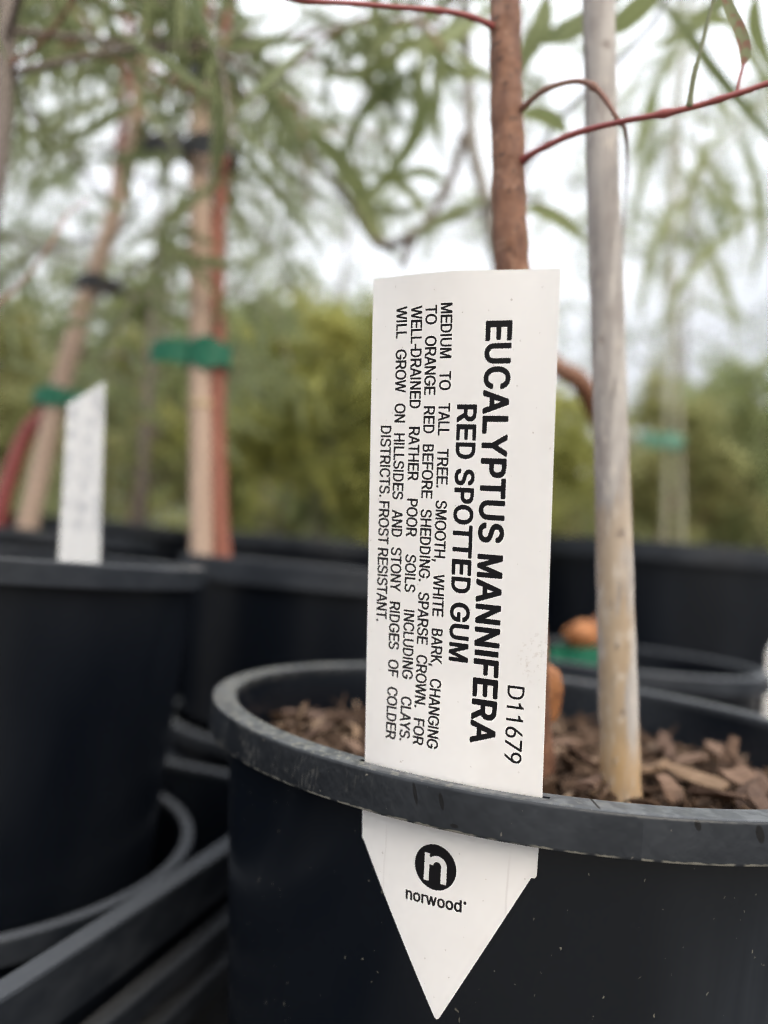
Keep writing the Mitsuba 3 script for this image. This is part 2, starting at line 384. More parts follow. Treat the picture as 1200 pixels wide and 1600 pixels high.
def grow(key, stem, r0, r1, rng, branches, leaves_per, L, W, spread, leafm, stemm, twigm, z0=0.25, lift=0.4, drop=0.5, lump=0.15, twigs=3, stem_seg=10):
    """a young tree: tapered trunk along the points of stem, side branches each with hanging lanceolate leaves"""
    s = spline(stem, 8)
    part(key, 'trunk', tube(s, [r0, r1], stem_seg, lump=lump), stemm, smooth=True)
    base, dirs, LL, WW, tw = [], [], [], [], []
    for b in range(branches):
        u = z0 + (1 - z0) * (b + rng.random() * 0.8) / branches
        p0 = s[min(int(u * (len(s) - 1)), len(s) - 1)]
        az = b * 2.4 + rng.normal(0, 0.5)
        ln = spread * (0.55 + 0.6 * rng.random()) * (1.15 - 0.55 * u)
        d = np.array([math.cos(az), math.sin(az), lift + rng.normal(0, 0.18)])
        d /= np.linalg.norm(d)
        pts = spline([p0, p0 + d * ln * 0.5, p0 + d * ln * 0.85 - [0, 0, 0.06 * ln], p0 + d * ln * 1.05 - [0, 0, 0.22 * ln]], 4)
        part(key, 'branch', tube(pts, [max(r1 * .7, r0 * 0.22), r1 * 0.3], 5, cap=False), twigm, smooth=True)
        ends = [pts]
        for k in range(twigs):
            q0 = pts[rng.integers(len(pts) // 3, len(pts) - 1)]
            e = d * 0.6 + rng.normal(0, 0.5, 3) - [0, 0, 0.2]
            e *= ln * 0.45 / np.linalg.norm(e)
            q = spline([q0, q0 + e * 0.6, q0 + e - [0, 0, 0.12 * ln]], 3)
            tw.append(tube(q, [r1 * 0.45, r1 * 0.2], 4, cap=False)); ends.append(q)
        for j in range(leaves_per):
            e = ends[rng.integers(len(ends))]
            t = (0.15 + 0.85 * rng.random()) * (len(e) - 1)
            i = min(int(t), len(e) - 2)
            base.append(e[i] + (e[i + 1] - e[i]) * (t - i))
            dd = d * 0.5 + rng.normal(0, 0.6, 3); dd[2] -= drop
            dirs.append(dd); LL.append(L * (0.6 + 0.7 * rng.random())); WW.append(W * (0.7 + 0.6 * rng.random()))
    if tw: part(key, 'twigs', trimesh.util.concatenate(tw), twigm, kind='stuff')
    part(key, 'crown', leaf_mesh(np.array(base), np.array(dirs), np.array(LL), np.array(WW), 0.15, rng), leafm, smooth=True, kind='stuff')


# ------------------------------------------------------------------ the setting: ground
def sheet(x0, x1, y0, y1, nx, ny, amp, seed, far=None):
    x, y = np.meshgrid(np.linspace(x0, x1, nx), np.linspace(y0, y1, ny), indexing='ij')
    z = amp * (meshkit.fbm(np.stack([x * 8, y * 8, 0 * x], -1), 3, seed) - 0.5)
    i, j = np.meshgrid(np.arange(nx - 1), np.arange(ny - 1), indexing='ij')
    a = i * ny + j
    return trimesh.Trimesh(np.stack([x, y, z], -1).reshape(-1, 3), np.stack([a, a + ny, a + ny + 1, a + 1], -1).reshape(-1, 4)[:, [0, 1, 2, 0, 2, 3]].reshape(-1, 3), process=False)


scene['ground'] = mikit.ply(sheet(-120, 120, -60, 180, 120, 120, 0.0, 1), 'm_ground')
labels['ground'] = {'label': 'dark ground under the rows of pots, unseen pale gravel added in front of them to bounce light', 'category': 'ground', 'kind': 'structure'}

# ------------------------------------------------------------------ front pot with its rim slot
FX, FY, FZ = 0.0796, 0.3647, 0.2987
# plane of the label: O at its lower left where it meets the rim, A across, Hh up, N towards the viewer
O = np.array([0.00128, 0.2447, FZ - 0.0001])
A = np.array([0.05130663, -0.02189368, 0.0]); LW = np.linalg.norm(A); A /= LW
Hh = np.array([-0.06849913, -0.16052392, 0.98465219])
N = np.array([-0.38645819, -0.90564342, -0.17452811])


def label_point(u, v, w):
    """metres across, up and out of the face of the label -> world; below the rim the tag lies along the pot wall"""
    u, v, w = (np.asarray(x, float) for x in (u, v, w))
    s = u / LW
    bow = 0.0029 * (1 - (2 * s - 1) ** 2) * np.interp(v, [-0.08, 0.0, 0.03, 0.15], [1.0, 1.0, 0.3, 0.05])
    out = bow + w + np.interp(-v, [0.0, 0.008, 0.09], [0, 0, 0.0052])
    back = 0.0016 * np.clip((v - 0.1) / 0.05, 0, 1) ** 2 * np.sin(s * 5)
    return O + u[..., None] * A + v[..., None] * Hh + (out + back)[..., None] * N


def cut_slot(me):
    mani = m3.Manifold(m3.Mesh(np.asarray(me.vertices, np.float32), np.asarray(me.faces, np.uint32)))
    u = np.linspace(-0.0016, LW + 0.0026, 14)
    ring = [(uu, -0.0007) for uu in u] + [(uu, 0.0012) for uu in u[::-1]]
    v = []
    for vv in (-0.010, 0.006):
        for uu, ww in ring: v.append(label_point(uu, vv, ww))
    hull_parts = m3.Manifold()
    for k in range(len(u) - 1):
        c = [label_point(uu, vv, ww) for uu in u[k:k + 2] for vv in (-0.010, 0.006) for ww in (-0.0007, 0.0013)]
        hull_parts += m3.Manifold.hull_points(np.array(c))
    r = mani - hull_parts
    m = r.to_mesh()
    return trimesh.Trimesh(m.vert_properties[:, :3], m.tri_verts, process=False)


fp = thing('plant_pot', 'black plastic pot in front holding the white eucalyptus label', 'plant pot')
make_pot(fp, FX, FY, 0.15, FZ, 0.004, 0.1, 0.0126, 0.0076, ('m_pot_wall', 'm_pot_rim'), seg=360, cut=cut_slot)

rng = np.random.default_rng(11)


def chip(L, W, Th, rng, bend=0.15):
    n = 5
    t = np.linspace(0, 1, n)
    wd = W * np.interp(t, [0, .15, .5, .85, 1], [rng.uniform(.2, .8), rng.uniform(.7, 1), 1, rng.uniform(.6, 1), rng.uniform(.15, .7)]) / 2
    cz = L * bend * rng.normal() * (t - 0.5) ** 2 * 2
    cy = L * 0.12 * rng.normal() * (t - .5) ** 2
    th = Th * (0.6 + 0.6 * rng.random(n)) / 2
    v = []
    for k in range(n):
        x = (t[k] - 0.5) * L
        for sy, sz in ((-1, -1), (1, -1), (1, 1), (0, 1.5), (-1, 1)):
            v.append([x + rng.normal() * L * .02, cy[k] + sy * wd[k] * rng.uniform(.85, 1.1), cz[k] + sz * th[k]])
    v = np.array(v)
    f = []
    for k in range(n - 1):
        for j in range(5):
            a, b, c, d = k * 5 + j, k * 5 + (j + 1) % 5, (k + 1) * 5 + (j + 1) % 5, (k + 1) * 5 + j
            f += [[a, b, c], [a, c, d]]
    for j in range(1, 4):
        f += [[0, j + 1, j], [20, 20 + j, 20 + j + 1]]
    return trimesh.Trimesh(v, f, process=False)


def rot(rng, tilt):
    R1 = trimesh.transformations.euler_matrix(rng.normal() * tilt, rng.normal() * tilt, rng.uniform(0, 2 * np.pi), 'rxyz')
    return R1


MZ = FZ - 0.0270                                  # level of the mulch
soil = lathe([(0.1365, MZ - 0.006), (0.1, MZ - 0.003), (0.05, MZ), (0.0005, MZ), (0.0005, MZ - 0.03), (0.1365, MZ - 0.03)], 60)
soil.apply_translation([FX, FY, 0])
part(fp, 'soil', soil, 'm_soil')
chips = []
for k in range(2200):
    r, a = 0.128 * math.sqrt(rng.random()), rng.uniform(0, 2 * np.pi)
    c = chip(rng.uniform(.004, .020) * (2 if rng.random() < .08 else 1), rng.uniform(.0010, .0075), rng.uniform(.0004, .0016), rng, 0.25)
    c.apply_transform(rot(rng, 0.42))
    c.apply_translation([FX + r * math.cos(a), FY + r * math.sin(a), MZ + rng.uniform(-.004, .006)])
    chips.append(c)
solo('bark_mulch', trimesh.util.concatenate(chips), 'm_mulch', 'brown bark mulch covering the soil of the front pot', 'mulch', kind='stuff')
big = []
spots = [(0.1014, 0.3600, 0.2813), (0.0987, 0.3700, 0.2711), (0.1572, 0.4000, 0.2815), (0.1443, 0.3300, 0.2831), (0.1813, 0.3800, 0.2821), (0.1551, 0.3100, 0.2845), (0.1783, 0.3400, 0.2834), (0.1256, 0.3100, 0.2818), (0.1390, 0.3000, 0.2847), (0.1324, 0.3500, 0.2808), (0.1624, 0.3800, 0.2804), (-0.0325, 0.4300, 0.2760), (-0.0140, 0.4200, 0.2768), (-0.0063, 0.3500, 0.2797), (-0.0210, 0.3700, 0.2799), (-0.0027, 0.3800, 0.2794), (0.1023, 0.4000, 0.2782), (0.1811, 0.3600, 0.2812), (0.1553, 0.3000, 0.2837), (0.1607, 0.3300, 0.2846), (0.0920, 0.3100, 0.2813), (0.1421, 0.3450, 0.2816)]
for i, (x, y, z) in enumerate(spots):
    L, W = rng.uniform(.014, .034), rng.uniform(.006, .012)
    if i in (11,): L, W = .055, .016
    c = chip(L, W, rng.uniform(.001, .0024), rng, 0.2)
    c.apply_transform(rot(rng, 0.38) if i != 11 else trimesh.transformations.euler_matrix(0.1, 0.05, 0.15))
    rr = np.array([x - FX, y - FY]); q = np.linalg.norm(rr)
    if q > .112: x, y = FX + rr[0] * .112 / q, FY + rr[1] * .112 / q
    c.apply_translation([x, y, max(min(z, MZ + 0.013), MZ + 0.004)])
    solo('bark_chip', c, 'm_chip_%d' % (0, 1, 0, 2, 1, 0)[i % 6], 'large loose brown bark chip lying on the mulch of the front pot', 'bark chip', 'large bark chips on the mulch')
c = chip(.022, .008, .002, rng); c.apply_transform(trimesh.transformations.euler_matrix(0.3, -1.25, 0.5))
x, y, z = (0.1760, 0.3700, 0.2826)
c.apply_translation([x, y, MZ + .012])
solo('bark_chip', c, 'm_chip_1', 'pale pointed bark chip standing upright from the mulch on the right', 'bark chip')

# ------------------------------------------------------------------ the label
from shapely.geometry import Polygon, Point, box as sbox
lab = thing('plant_label', 'white printed plant label with a pointed lower end, slotted through the front pot rim', 'plant label')


def prism_on_label(poly, w0, w1, step=0.004):
    """extrudes a polygon given in label coordinates (metres) from w0 to w1 above the face, fine enough to follow the bend"""
    me = trimesh.creation.extrude_polygon(poly, w1 - w0, engine='earcut')
    v, f = trimesh.remesh.subdivide_to_size(me.vertices, me.faces, step, max_iter=12)
    P = label_point(v[:, 0], v[:, 1], v[:, 2] + w0)
    return trimesh.Trimesh(P, f, process=True)


mm = 0.001
outline = Polygon([(-.8, 149.4), (26, 149.9), (54.7, 149.2), (55.4, 70), (56.1, 0), (55.7, -23.6), (55.2, -24.3), (54.3, -24.2), (29.5, -72.0), (28.7, -72.7), (27.9, -72.0), (0.9, -25.6), (.1, -24.7), (-.4, -16), (-.05, 0), (-.4, 70)])
from shapely import affinity
outline = affinity.scale(outline, mm, mm, origin=(0, 0))
rounded = outline.buffer(-0.0003).buffer(0.0003)
part(lab, 'tag', prism_on_label(rounded, -0.0006, 0.0, 0.005), 'm_label', smooth=30)


ADV = dict(zip('ABCDEFGHIJKLMNOPQRSTUVWXYZ', (667, 667, 722, 722, 667, 611, 778, 722, 278, 500, 667, 556, 833, 722, 778, 667, 778, 722, 667, 611, 722, 667, 944, 667, 667, 611)))
ADV.update({c: 556 for c in '0123456789'}, **{'.': 278, ',': 278, '-': 333, ' ': 278})
BOLD = dict(ADV, A=722, B=722, L=611)
BEAR = {c: .075 for c in 'BDEFHIKLMNPRU'} | {c: .04 for c in 'CGOQSJ'} | {c: .015 for c in 'AVWXYTZ'} | {c: .04 for c in '0123456789'} | {'.': .09, ',': .09, '-': .05}
GLYPHS = {}


def glyph(ch, bold):
    """one letter, capitals 1 tall, its left edge at 0"""
    if (ch, bold) not in GLYPHS:
        st = 0.195 if bold else 0.125
        if ch == 'I':
            m = trimesh.creation.extrude_polygon(sbox(0, 0, st, 1), 1.0, engine='earcut')
        elif ch == '1':
            m = trimesh.creation.extrude_polygon(Polygon([(.22, 0), (.22 + st, 0), (.22 + st, 1), (.25, 1), (.18, .86), (0, .80), (0, .69), (.22, .72)]), 1.0, engine='earcut')
        else:
            m = meshkit.text_mesh(ch, 1.0, 1.0, bold)
        m.vertices[:, 0] -= m.bounds[0][0]
        GLYPHS[ch, bold] = m
    return GLYPHS[ch, bold]


def word(text, cap, bold, sx):
    """a word in capitals with the widths of a plain grotesque face"""
    x, ms = 0.0, []
    em = cap / 0.718
    for ch in text:
        adv = (BOLD if bold else ADV)[ch] / 1000 * em
        if ch != ' ':
            m = glyph(ch, bold).copy()
            lb = BEAR[ch] * em
            w = adv - lb - BEAR[ch] * em * (0.4 if ch in 'EFLRKP' else 1)
            k = cap if ch in 'I.,-1' else w / m.bounds[1][0]
            if ch == '1': lb *= 2
            m.vertices *= [k, cap, 0.00006]
            m.vertices[:, 0] += x + lb
            ms.append(m)
        x += adv
    m = trimesh.util.concatenate(ms)
    m.vertices[:, 0] *= sx
    return m


def place_text(m, u, v, down=True):
    """lettering (x along the line, y up) onto the label: reading down its length, or across it"""
    x, y, z = m.vertices.T
    if down: P = label_point(u + y, v - x, 0.00004 + z)
    else: P = label_point(u + x, v + y, 0.00004 + z)
    return trimesh.Trimesh(P, m.faces, process=False)


def line(text, cap, bold, base, v0, v1, name, justify=True, sx=None, heavy=0.0):
    """one printed line from v0 down to v1 (mm), its baseline at u = base (mm)"""
    ln = (v0 - v1) * mm
    words = text.split(' ')
    if justify and sx:
        ms = [word(w, cap * mm, bold, sx) for w in words]
        ws = [m.bounds[1][0] - m.bounds[0][0] for m in ms]
        gap = (ln - sum(ws)) / max(len(words) - 1, 1)
        x, out = 0.0, []
        for m, wd in zip(ms, ws):
            m.vertices[:, 0] += x - m.bounds[0][0]
            out.append(m); x += wd + gap
        m = trimesh.util.concatenate(out)
    else:
        m = word(text, cap * mm, bold, 1.0)
        m.vertices[:, 0] -= m.bounds[0][0]
        m.vertices[:, 0] *= ln / m.bounds[1][0]
    if heavy:
        k = []
        for dx, dy in ((-1, 0), (1, 0), (0, 1), (0, -1)):
            c = m.copy(); c.vertices[:, 0] += dx * heavy * mm; c.vertices[:, 1] += dy * heavy * mm * 0.5; c.vertices[:, 2] += (dx + 2 * dy) * 2e-6
            k.append(c)
        m = trimesh.util.concatenate(k)
    part(lab, name, place_text(m, base * mm, v0 * mm), 'm_ink')


line('D11679', 4.85, False, 45.05, 31.5, 8.9, 'code_text', heavy=0.05)
line('EUCALYPTUS MANNIFERA', 6.95, True, 34.95, 135.4, 13.3, 'title_text', heavy=0.19)
line('RED SPOTTED GUM', 5.5, True, 27.2, 112.0, 36.6, 'subtitle_text', heavy=0.14)
SX = 15.4 * mm / np.ptp(word('MEDIUM', 3.4 * mm, False, 1.0).bounds[:, 0])
for t, u, v0, v1 in (('MEDIUM TO TALL TREE. SMOOTH, WHITE BARK, CHANGING', 21.4, 140.9, 9.2), ('TO ORANGE RED BEFORE SHEDDING. SPARSE CROWN. FOR', 16.75, 140.5, 9.4),
                     ('WELL-DRAINED RATHER POOR SOILS INCLUDING CLAYS.', 12.2, 140.5, 9.6), ('WILL GROW ON HILLSIDES AND STONY RIDGES OF COLDER', 7.4, 140.6, 9.3), ('DISTRICTS. FROST RESISTANT.', 2.95, 105.6, 45.6)):
    line(t, 3.4, False, u, v0, v1, 'description_text', sx=SX, heavy=0.115)
# emblem: black disc with a white n, and the name below it
LOGO = {'c': (0.02584, -0.02669), 'r': 0.00664, 't': (0.01674, -0.03872), 'w': 0.01794, 'a': 0.0316, 'dot': (0.03559, -0.03523)}
disc = Point(0, 0).buffer(1, 48)
emb = part(lab, 'emblem_disc', prism_on_label(affinity.translate(affinity.scale(disc, LOGO['r'], LOGO['r'] * 1.04, origin=(0, 0)), *LOGO['c']), 0.00002, 0.00008, 0.003), 'm_ink')
nn = sbox(-.52, -.68, -.28, .58).union(Point(.10, .08).buffer(.46).difference(Point(.10, .08).buffer(.19)).intersection(sbox(-.6, .08, 1, 1))).union(sbox(.29, -.68, .56, .09)).union(sbox(-.3, .1, -.15, .42).difference(Point(.10, .08).buffer(.19)))
nn = affinity.translate(affinity.rotate(affinity.scale(nn, LOGO['r'], LOGO['r'] * 1.0, origin=(0, 0)), 0, origin=(0, 0)), *LOGO['c'])
part(emb, 'letter', prism_on_label(nn, 0.00012, 0.00018, 0.003), 'm_label_white')
m = meshkit.text_mesh('norwood', 1.0, 0.00006, True)
m.vertices[:, 0] -= m.bounds[0][0]; m.vertices[:, :2] /= m.bounds[1][0]
w = LOGO['w']
m.vertices[:, 0] *= w; m.vertices[:, 1] *= w * 1.08
ca, sa = math.cos(LOGO['a']), math.sin(LOGO['a'])
x, y = m.vertices[:, 0].copy(), m.vertices[:, 1].copy()
m.vertices[:, 0], m.vertices[:, 1] = x * ca - y * sa, x * sa + y * ca
m2 = m.copy(); m2.vertices += [0.00008, 0.00004, 0.00001]
nm = place_text(trimesh.util.concatenate([m, m2]), LOGO['t'][0], LOGO['t'][1], False)
part(lab, 'maker_name', nm, 'm_ink')
part(lab, 'maker_dot', prism_on_label(Point(*LOGO['dot']).buffer(0.00048, 12), 0.00002, 0.00008, 0.003), 'm_ink')

# ------------------------------------------------------------------ grey stake and the red spotted gum in the front pot
sp = spline([(0.1090, 0.3180, 0.2677), (0.1039, 0.3170, 0.3129), (0.0947, 0.3120, 0.3917), (0.0849, 0.3060, 0.4706), (0.0771, 0.3030, 0.5374), (0.0698, 0.3000, 0.6050), (0.0646, 0.2980, 0.6545)], 14)
solo('wooden_stake', tube(sp, [.0081, .0078, .0070, .0067, .0066, .0064], 28, lump=0.07, seed=4), 'm_stake', 'weathered grey wooden stake with an orange stained foot, standing in the front pot', 'stake', smooth=True)

gum = thing('eucalyptus_tree', 'reddish brown young gum trunk with thin red twigs behind the top of the printed label', 'tree')
tp = spline([(0.0790, 0.3450, 0.2703), (0.0725, 0.3400, 0.3115), (0.0587, 0.3180, 0.3888), (0.0449, 0.2920, 0.4621), (0.0402, 0.2860, 0.4852), (0.0369, 0.2840, 0.5098), (0.0342, 0.2830, 0.5350), (0.0312, 0.2820, 0.5604), (0.0287, 0.2810, 0.5859), (0.0231, 0.2800, 0.6384)], 12)
part(gum, 'trunk', tube(tp, [.0088, .0080, .0072, .0067, .0066, .0064, .0062, .0061, .0060], 26, lump=0.13, seed=8), 'm_trunk', smooth=True)
kx = np.array((0.0787, 0.3520, 0.3084))
ks = trimesh.creation.icosphere(3, 1.0)
ks.vertices = ks.vertices * [.0105, .010, .0145] * (0.85 + 0.4 * meshkit.fbm(ks.vertices * 1.6 + 4, 3, 2))[:, None] + kx
part(gum, 'root_swelling', ks, 'm_knob', smooth=True, label='bright orange woody swelling at the foot of the trunk')


def twig(parent, pts, r, mat, label=None, lump=0.25, seg=9, name='branch'):
    k = np.linspace(0, 1, 40)
    r = np.interp(k, np.linspace(0, 1, len(r)), r)
    q = np.random.default_rng(len(scene))
    r = r * (1 + 0.7 * np.exp(-k / 0.03) + sum(q.uniform(.2, .5) * np.exp(-((k - c) / 0.012) ** 2) for c in q.random(6)))
    return part(parent, name, tube(spline(pts, 7), r, seg, lump=lump, seed=len(scene)), mat, smooth=True, label=label)


twig(gum, [(0.0387, 0.2835, 0.5206), (0.0422, 0.2760, 0.5204), (0.0468, 0.2700, 0.5209), (0.0565, 0.2620, 0.5225), (0.0691, 0.2540, 0.5229), (0.0796, 0.2490, 0.5232), (0.0912, 0.2450, 0.5248), (0.1023, 0.2410, 0.5273), (0.1140, 0.2370, 0.5307), (0.1308, 0.2320, 0.5373)], [.0016, .00125, .00115, .0011, .0010, .0010, .0009], 'm_twig', 'long red branch crossing in front of the grey stake')
tb = twig(gum, [(0.0362, 0.2830, 0.5410), (0.0394, 0.2770, 0.5409), (0.0451, 0.2700, 0.5430), (0.0531, 0.2660, 0.5443), (0.0597, 0.2640, 0.5432), (0.0652, 0.2620, 0.5375), (0.0709, 0.2600, 0.5275), (0.0765, 0.2700, 0.5300), (0.0868, 0.3000, 0.5339), (0.0929, 0.3200, 0.5250), (0.0961, 0.3300, 0.5092)], [.0014, .0011, .0010, .0010, .0010, .0009, .0006, .0004, .00035], 'm_twig_brown', 'thin brown branch arching over and hanging down past the stake')
twig(gum, [(0.0270, 0.2810, 0.5730), (0.0214, 0.2760, 0.5721), (0.0115, 0.2710, 0.5707), (0.0017, 0.2680, 0.5689), (-0.0078, 0.2660, 0.5672), (-0.0265, 0.2620, 0.5639), (-0.0469, 0.2580, 0.5603), (-0.0669, 0.2540, 0.5599)], [.0014, .0011, .0010, .0009, .0009], 'm_twig', 'red branch reaching left at the top of the picture')
for q, mt in (([(0.0905, 0.2450, 0.5247), (0.0906, 0.2430, 0.5343), (0.0921, 0.2410, 0.5455), (0.0937, 0.2390, 0.5578), (0.0957, 0.2370, 0.5711)], 'm_twig_green'),):
    twig(gum, q, [.0008, .0006, .0006], mt, 'thin green shoot rising from the red branch', name='shoot')


def blade(pts, w, mat_parent, mat, nrm=(0.1, -1, 0.15), label=None, name='leaf'):
    """one leaf along the midrib pts with half widths from w"""
    p = spline(pts, 6)
    t = np.gradient(p, axis=0); t /= np.linalg.norm(t, axis=1, keepdims=True)
    s = np.cross(t, np.array(nrm, float)); s /= np.linalg.norm(s, axis=1, keepdims=True)
    nn_ = np.cross(s, t)
    k = np.linspace(0, 1, len(p))
    hw = np.interp(k, np.linspace(0, 1, len(w)), w)[:, None]
    V = np.stack([p - s * hw + nn_ * hw * 0.25, p - s * hw * .5 + nn_ * hw * .07, p, p + s * hw * .5 + nn_ * hw * .07, p + s * hw + nn_ * hw * 0.25], 1)
    n = len(p); f = []
    for i in range(n - 1):
        for j in range(4):
            a = i * 5 + j
            f += [[a, a + 1, a + 6], [a, a + 6, a + 5]]
    return part(mat_parent, name, trimesh.Trimesh(V.reshape(-1, 3), f, process=False), mat, smooth=True, label=label)


twig(gum, [(0.1043, 0.2405, 0.5281), (0.1047, 0.2400, 0.5325), (0.1059, 0.2400, 0.5383)], [.0005, .0004], 'm_twig', name='petiole')
blade([(0.1055, 0.2400, 0.5373), (0.1058, 0.2400, 0.5428), (0.1026, 0.2390, 0.5496), (0.0983, 0.2380, 0.5568), (0.0947, 0.2370, 0.5665)], [.0004, .0022, .0026, .0026, .0020, .0010], gum, 'm_leaf_near', label='mottled green and brown leaf standing above the red branch')

# ------------------------------------------------------------------ second gum behind: kinked orange trunk, long hanging leaves
MX, MY = 0.225, 0.72
mp = thing('plant_pot', 'black pot behind the grey stake with its open rim showing, second from the front', 'plant pot')
make_pot(mp, MX, MY, 0.137, FZ + 0.0, 0.004, 0.08, 0.0135, 0.0085, soil=0.262, seed=2)
g2 = thing('eucalyptus_tree', 'young gum with a kinked orange trunk half hidden behind the grey stake', 'tree')
t2 = spline([(0.1924, 0.6800, 0.2787), (0.1868, 0.6720, 0.3017), (0.1851, 0.6650, 0.3145), (0.1920, 0.6600, 0.3228), (0.2034, 0.6600, 0.3350), (0.2071, 0.6600, 0.3464), (0.2073, 0.6600, 0.3603), (0.2017, 0.6500, 0.4265), (0.1908, 0.6400, 0.4744), (0.1673, 0.6200, 0.5070), (0.1490, 0.6000, 0.5231), (0.1273, 0.5900, 0.5311), (0.1115, 0.6000, 0.5503), (0.0859, 0.6300, 0.6073), (0.0627, 0.6600, 0.7060), (0.0474, 0.6800, 0.7772), (0.0329, 0.7000, 0.9190), (0.0117, 0.7200, 1.1418)], 8)
part(g2, 'trunk', tube(t2, [.009, .0095, .0095, .009, .009, .009, .0085, .0075, .007, .006, .005, .004], 14, lump=.15, seed=3), 'm_kinked', smooth=True)
kn = trimesh.creation.icosphere(3, 1.0)
kn.vertices = kn.vertices * [.0150, .012, .0115] * (0.85 + 0.4 * meshkit.fbm(kn.vertices * 1.6, 3, 5))[:, None] + np.array((0.1799, 0.6550, 0.3183))
part(g2, 'root_swelling', kn, 'm_knob', smooth=True)
GREY2 = [([(0.0435, 0.6800, 0.7674), (0.0313, 0.6800, 0.7195), (0.0153, 0.6800, 0.6839), (0.0031, 0.6800, 0.6661), (-0.0043, 0.6800, 0.6360)], .0045), ([(0.0031, 0.6800, 0.6661), (0.0269, 0.6400, 0.6631), (0.0627, 0.6000, 0.6685), (0.0779, 0.5800, 0.6662)], .0022), ([(0.0439, 0.6900, 0.8342), (0.0146, 0.6600, 0.8233), (-0.0049, 0.6400, 0.8314), (-0.0199, 0.6200, 0.8621)], .003), ([(0.0031, 0.6800, 0.6661), (-0.0298, 0.7000, 0.6669), (-0.0662, 0.7200, 0.7179), (-0.1121, 0.7400, 0.7778)], .0045), ([(0.0670, 0.6600, 0.6884), (0.0879, 0.5600, 0.6825), (0.1020, 0.5200, 0.6950), (0.1384, 0.4700, 0.7201), (0.1469, 0.4500, 0.7317), (0.1578, 0.4400, 0.7500)], .0018), ([(0.0269, 0.6400, 0.6631), (0.0579, 0.5700, 0.6436), (0.0816, 0.5200, 0.6309), (0.0897, 0.5000, 0.6170)], .0015)]
for q, r in GREY2: twig(g2, q, [r, r * .6], 'm_grey_twig', name='branch', lump=.1)
LV = [([(0.1366, 0.4500, 0.7350), (0.1568, 0.4500, 0.7164), (0.1713, 0.4400, 0.6854), (0.1907, 0.4400, 0.6638), (0.2088, 0.4300, 0.6332), (0.2394, 0.4300, 0.5927)], .0030), ([(0.1540, 0.4700, 0.7393), (0.1736, 0.4600, 0.7292), (0.1903, 0.4600, 0.7273), (0.1970, 0.4500, 0.7068), (0.2169, 0.4500, 0.6750), (0.2286, 0.4500, 0.6427)], .0036), ([(0.1464, 0.4500, 0.7402), (0.1312, 0.4500, 0.7250), (0.1161, 0.4500, 0.7095), (0.1047, 0.4600, 0.7103)], .0050),
      ([(0.1399, 0.5000, 0.7850), (0.1149, 0.5000, 0.7564), (0.0937, 0.5000, 0.7402), (0.0770, 0.5100, 0.7397), (0.0664, 0.5100, 0.7234), (0.0658, 0.5200, 0.7133)], .0065), ([(0.0625, 0.4600, 0.6546), (0.0761, 0.4600, 0.6542), (0.0875, 0.4600, 0.6493), (0.0936, 0.4600, 0.6431)], .0045), ([(0.0746, 0.5000, 0.6133), (0.0901, 0.5000, 0.6116), (0.1084, 0.5000, 0.6029), (0.1247, 0.5000, 0.5896)], .0038), ([(0.0627, 0.6000, 0.6685), (0.0400, 0.6000, 0.6565), (0.0200, 0.6000, 0.6437), (0.0003, 0.6000, 0.6282)], .0040),
      ([(-0.1141, 0.7400, 0.7980), (-0.0832, 0.7200, 0.7624), (-0.0528, 0.7000, 0.7155), (-0.0304, 0.7000, 0.6732), (0.0029, 0.7000, 0.6448)], .0075), ([(-0.0046, 0.6400, 0.8284), (0.0142, 0.6400, 0.8093), (0.0379, 0.6400, 0.7996), (0.0555, 0.6400, 0.8073)], .0055), ([(0.0802, 0.5000, 0.7696), (0.0776, 0.5000, 0.7457), (0.0683, 0.5000, 0.7212), (0.0648, 0.5000, 0.6975)], .005), ([(0.1896, 0.4200, 0.7160), (0.1899, 0.4200, 0.6961), (0.1953, 0.4200, 0.6808), (0.2057, 0.4200, 0.6621)], .003), ([(-0.0147, 0.6400, 0.8125), (0.0014, 0.6600, 0.7729), (-0.0179, 0.6800, 0.7334), (-0.0522, 0.7000, 0.7092)], .006),
      ([(0.2161, 0.5000, 0.7925), (0.1952, 0.5000, 0.7666), (0.1740, 0.5000, 0.7456), (0.1477, 0.5000, 0.7360)], .0045), ([(0.0484, 0.6200, 0.8453), (0.0172, 0.6200, 0.8188), (-0.0152, 0.6200, 0.8098), (-0.0597, 0.6200, 0.8113)], .006), ([(0.3345, 0.7000, 0.7335), (0.2934, 0.7000, 0.6978), (0.2595, 0.7000, 0.6504), (0.2389, 0.7000, 0.5923)], .003), ([(0.2803, 0.8000, 0.8357), (0.3178, 0.8000, 0.8026), (0.3682, 0.8000, 0.7855), (0.4174, 0.8000, 0.7902)], .004)]
twig(g2, [(0.3240, 0.8500, 1.1153), (0.3073, 0.8400, 1.0093), (0.3008, 0.8400, 0.8988), (0.3167, 0.8400, 0.8001), (0.3548, 0.8400, 0.7202)], [.0022, .0015, .001], 'm_pale_stem', lump=.1)
twig(g2, [(0.4021, 0.8000, 0.9440), (0.3491, 0.8000, 0.8718), (0.3002, 0.8000, 0.8009), (0.2604, 0.8000, 0.7100)], [.0018, .0014, .0008], 'm_pale_stem', lump=.1)
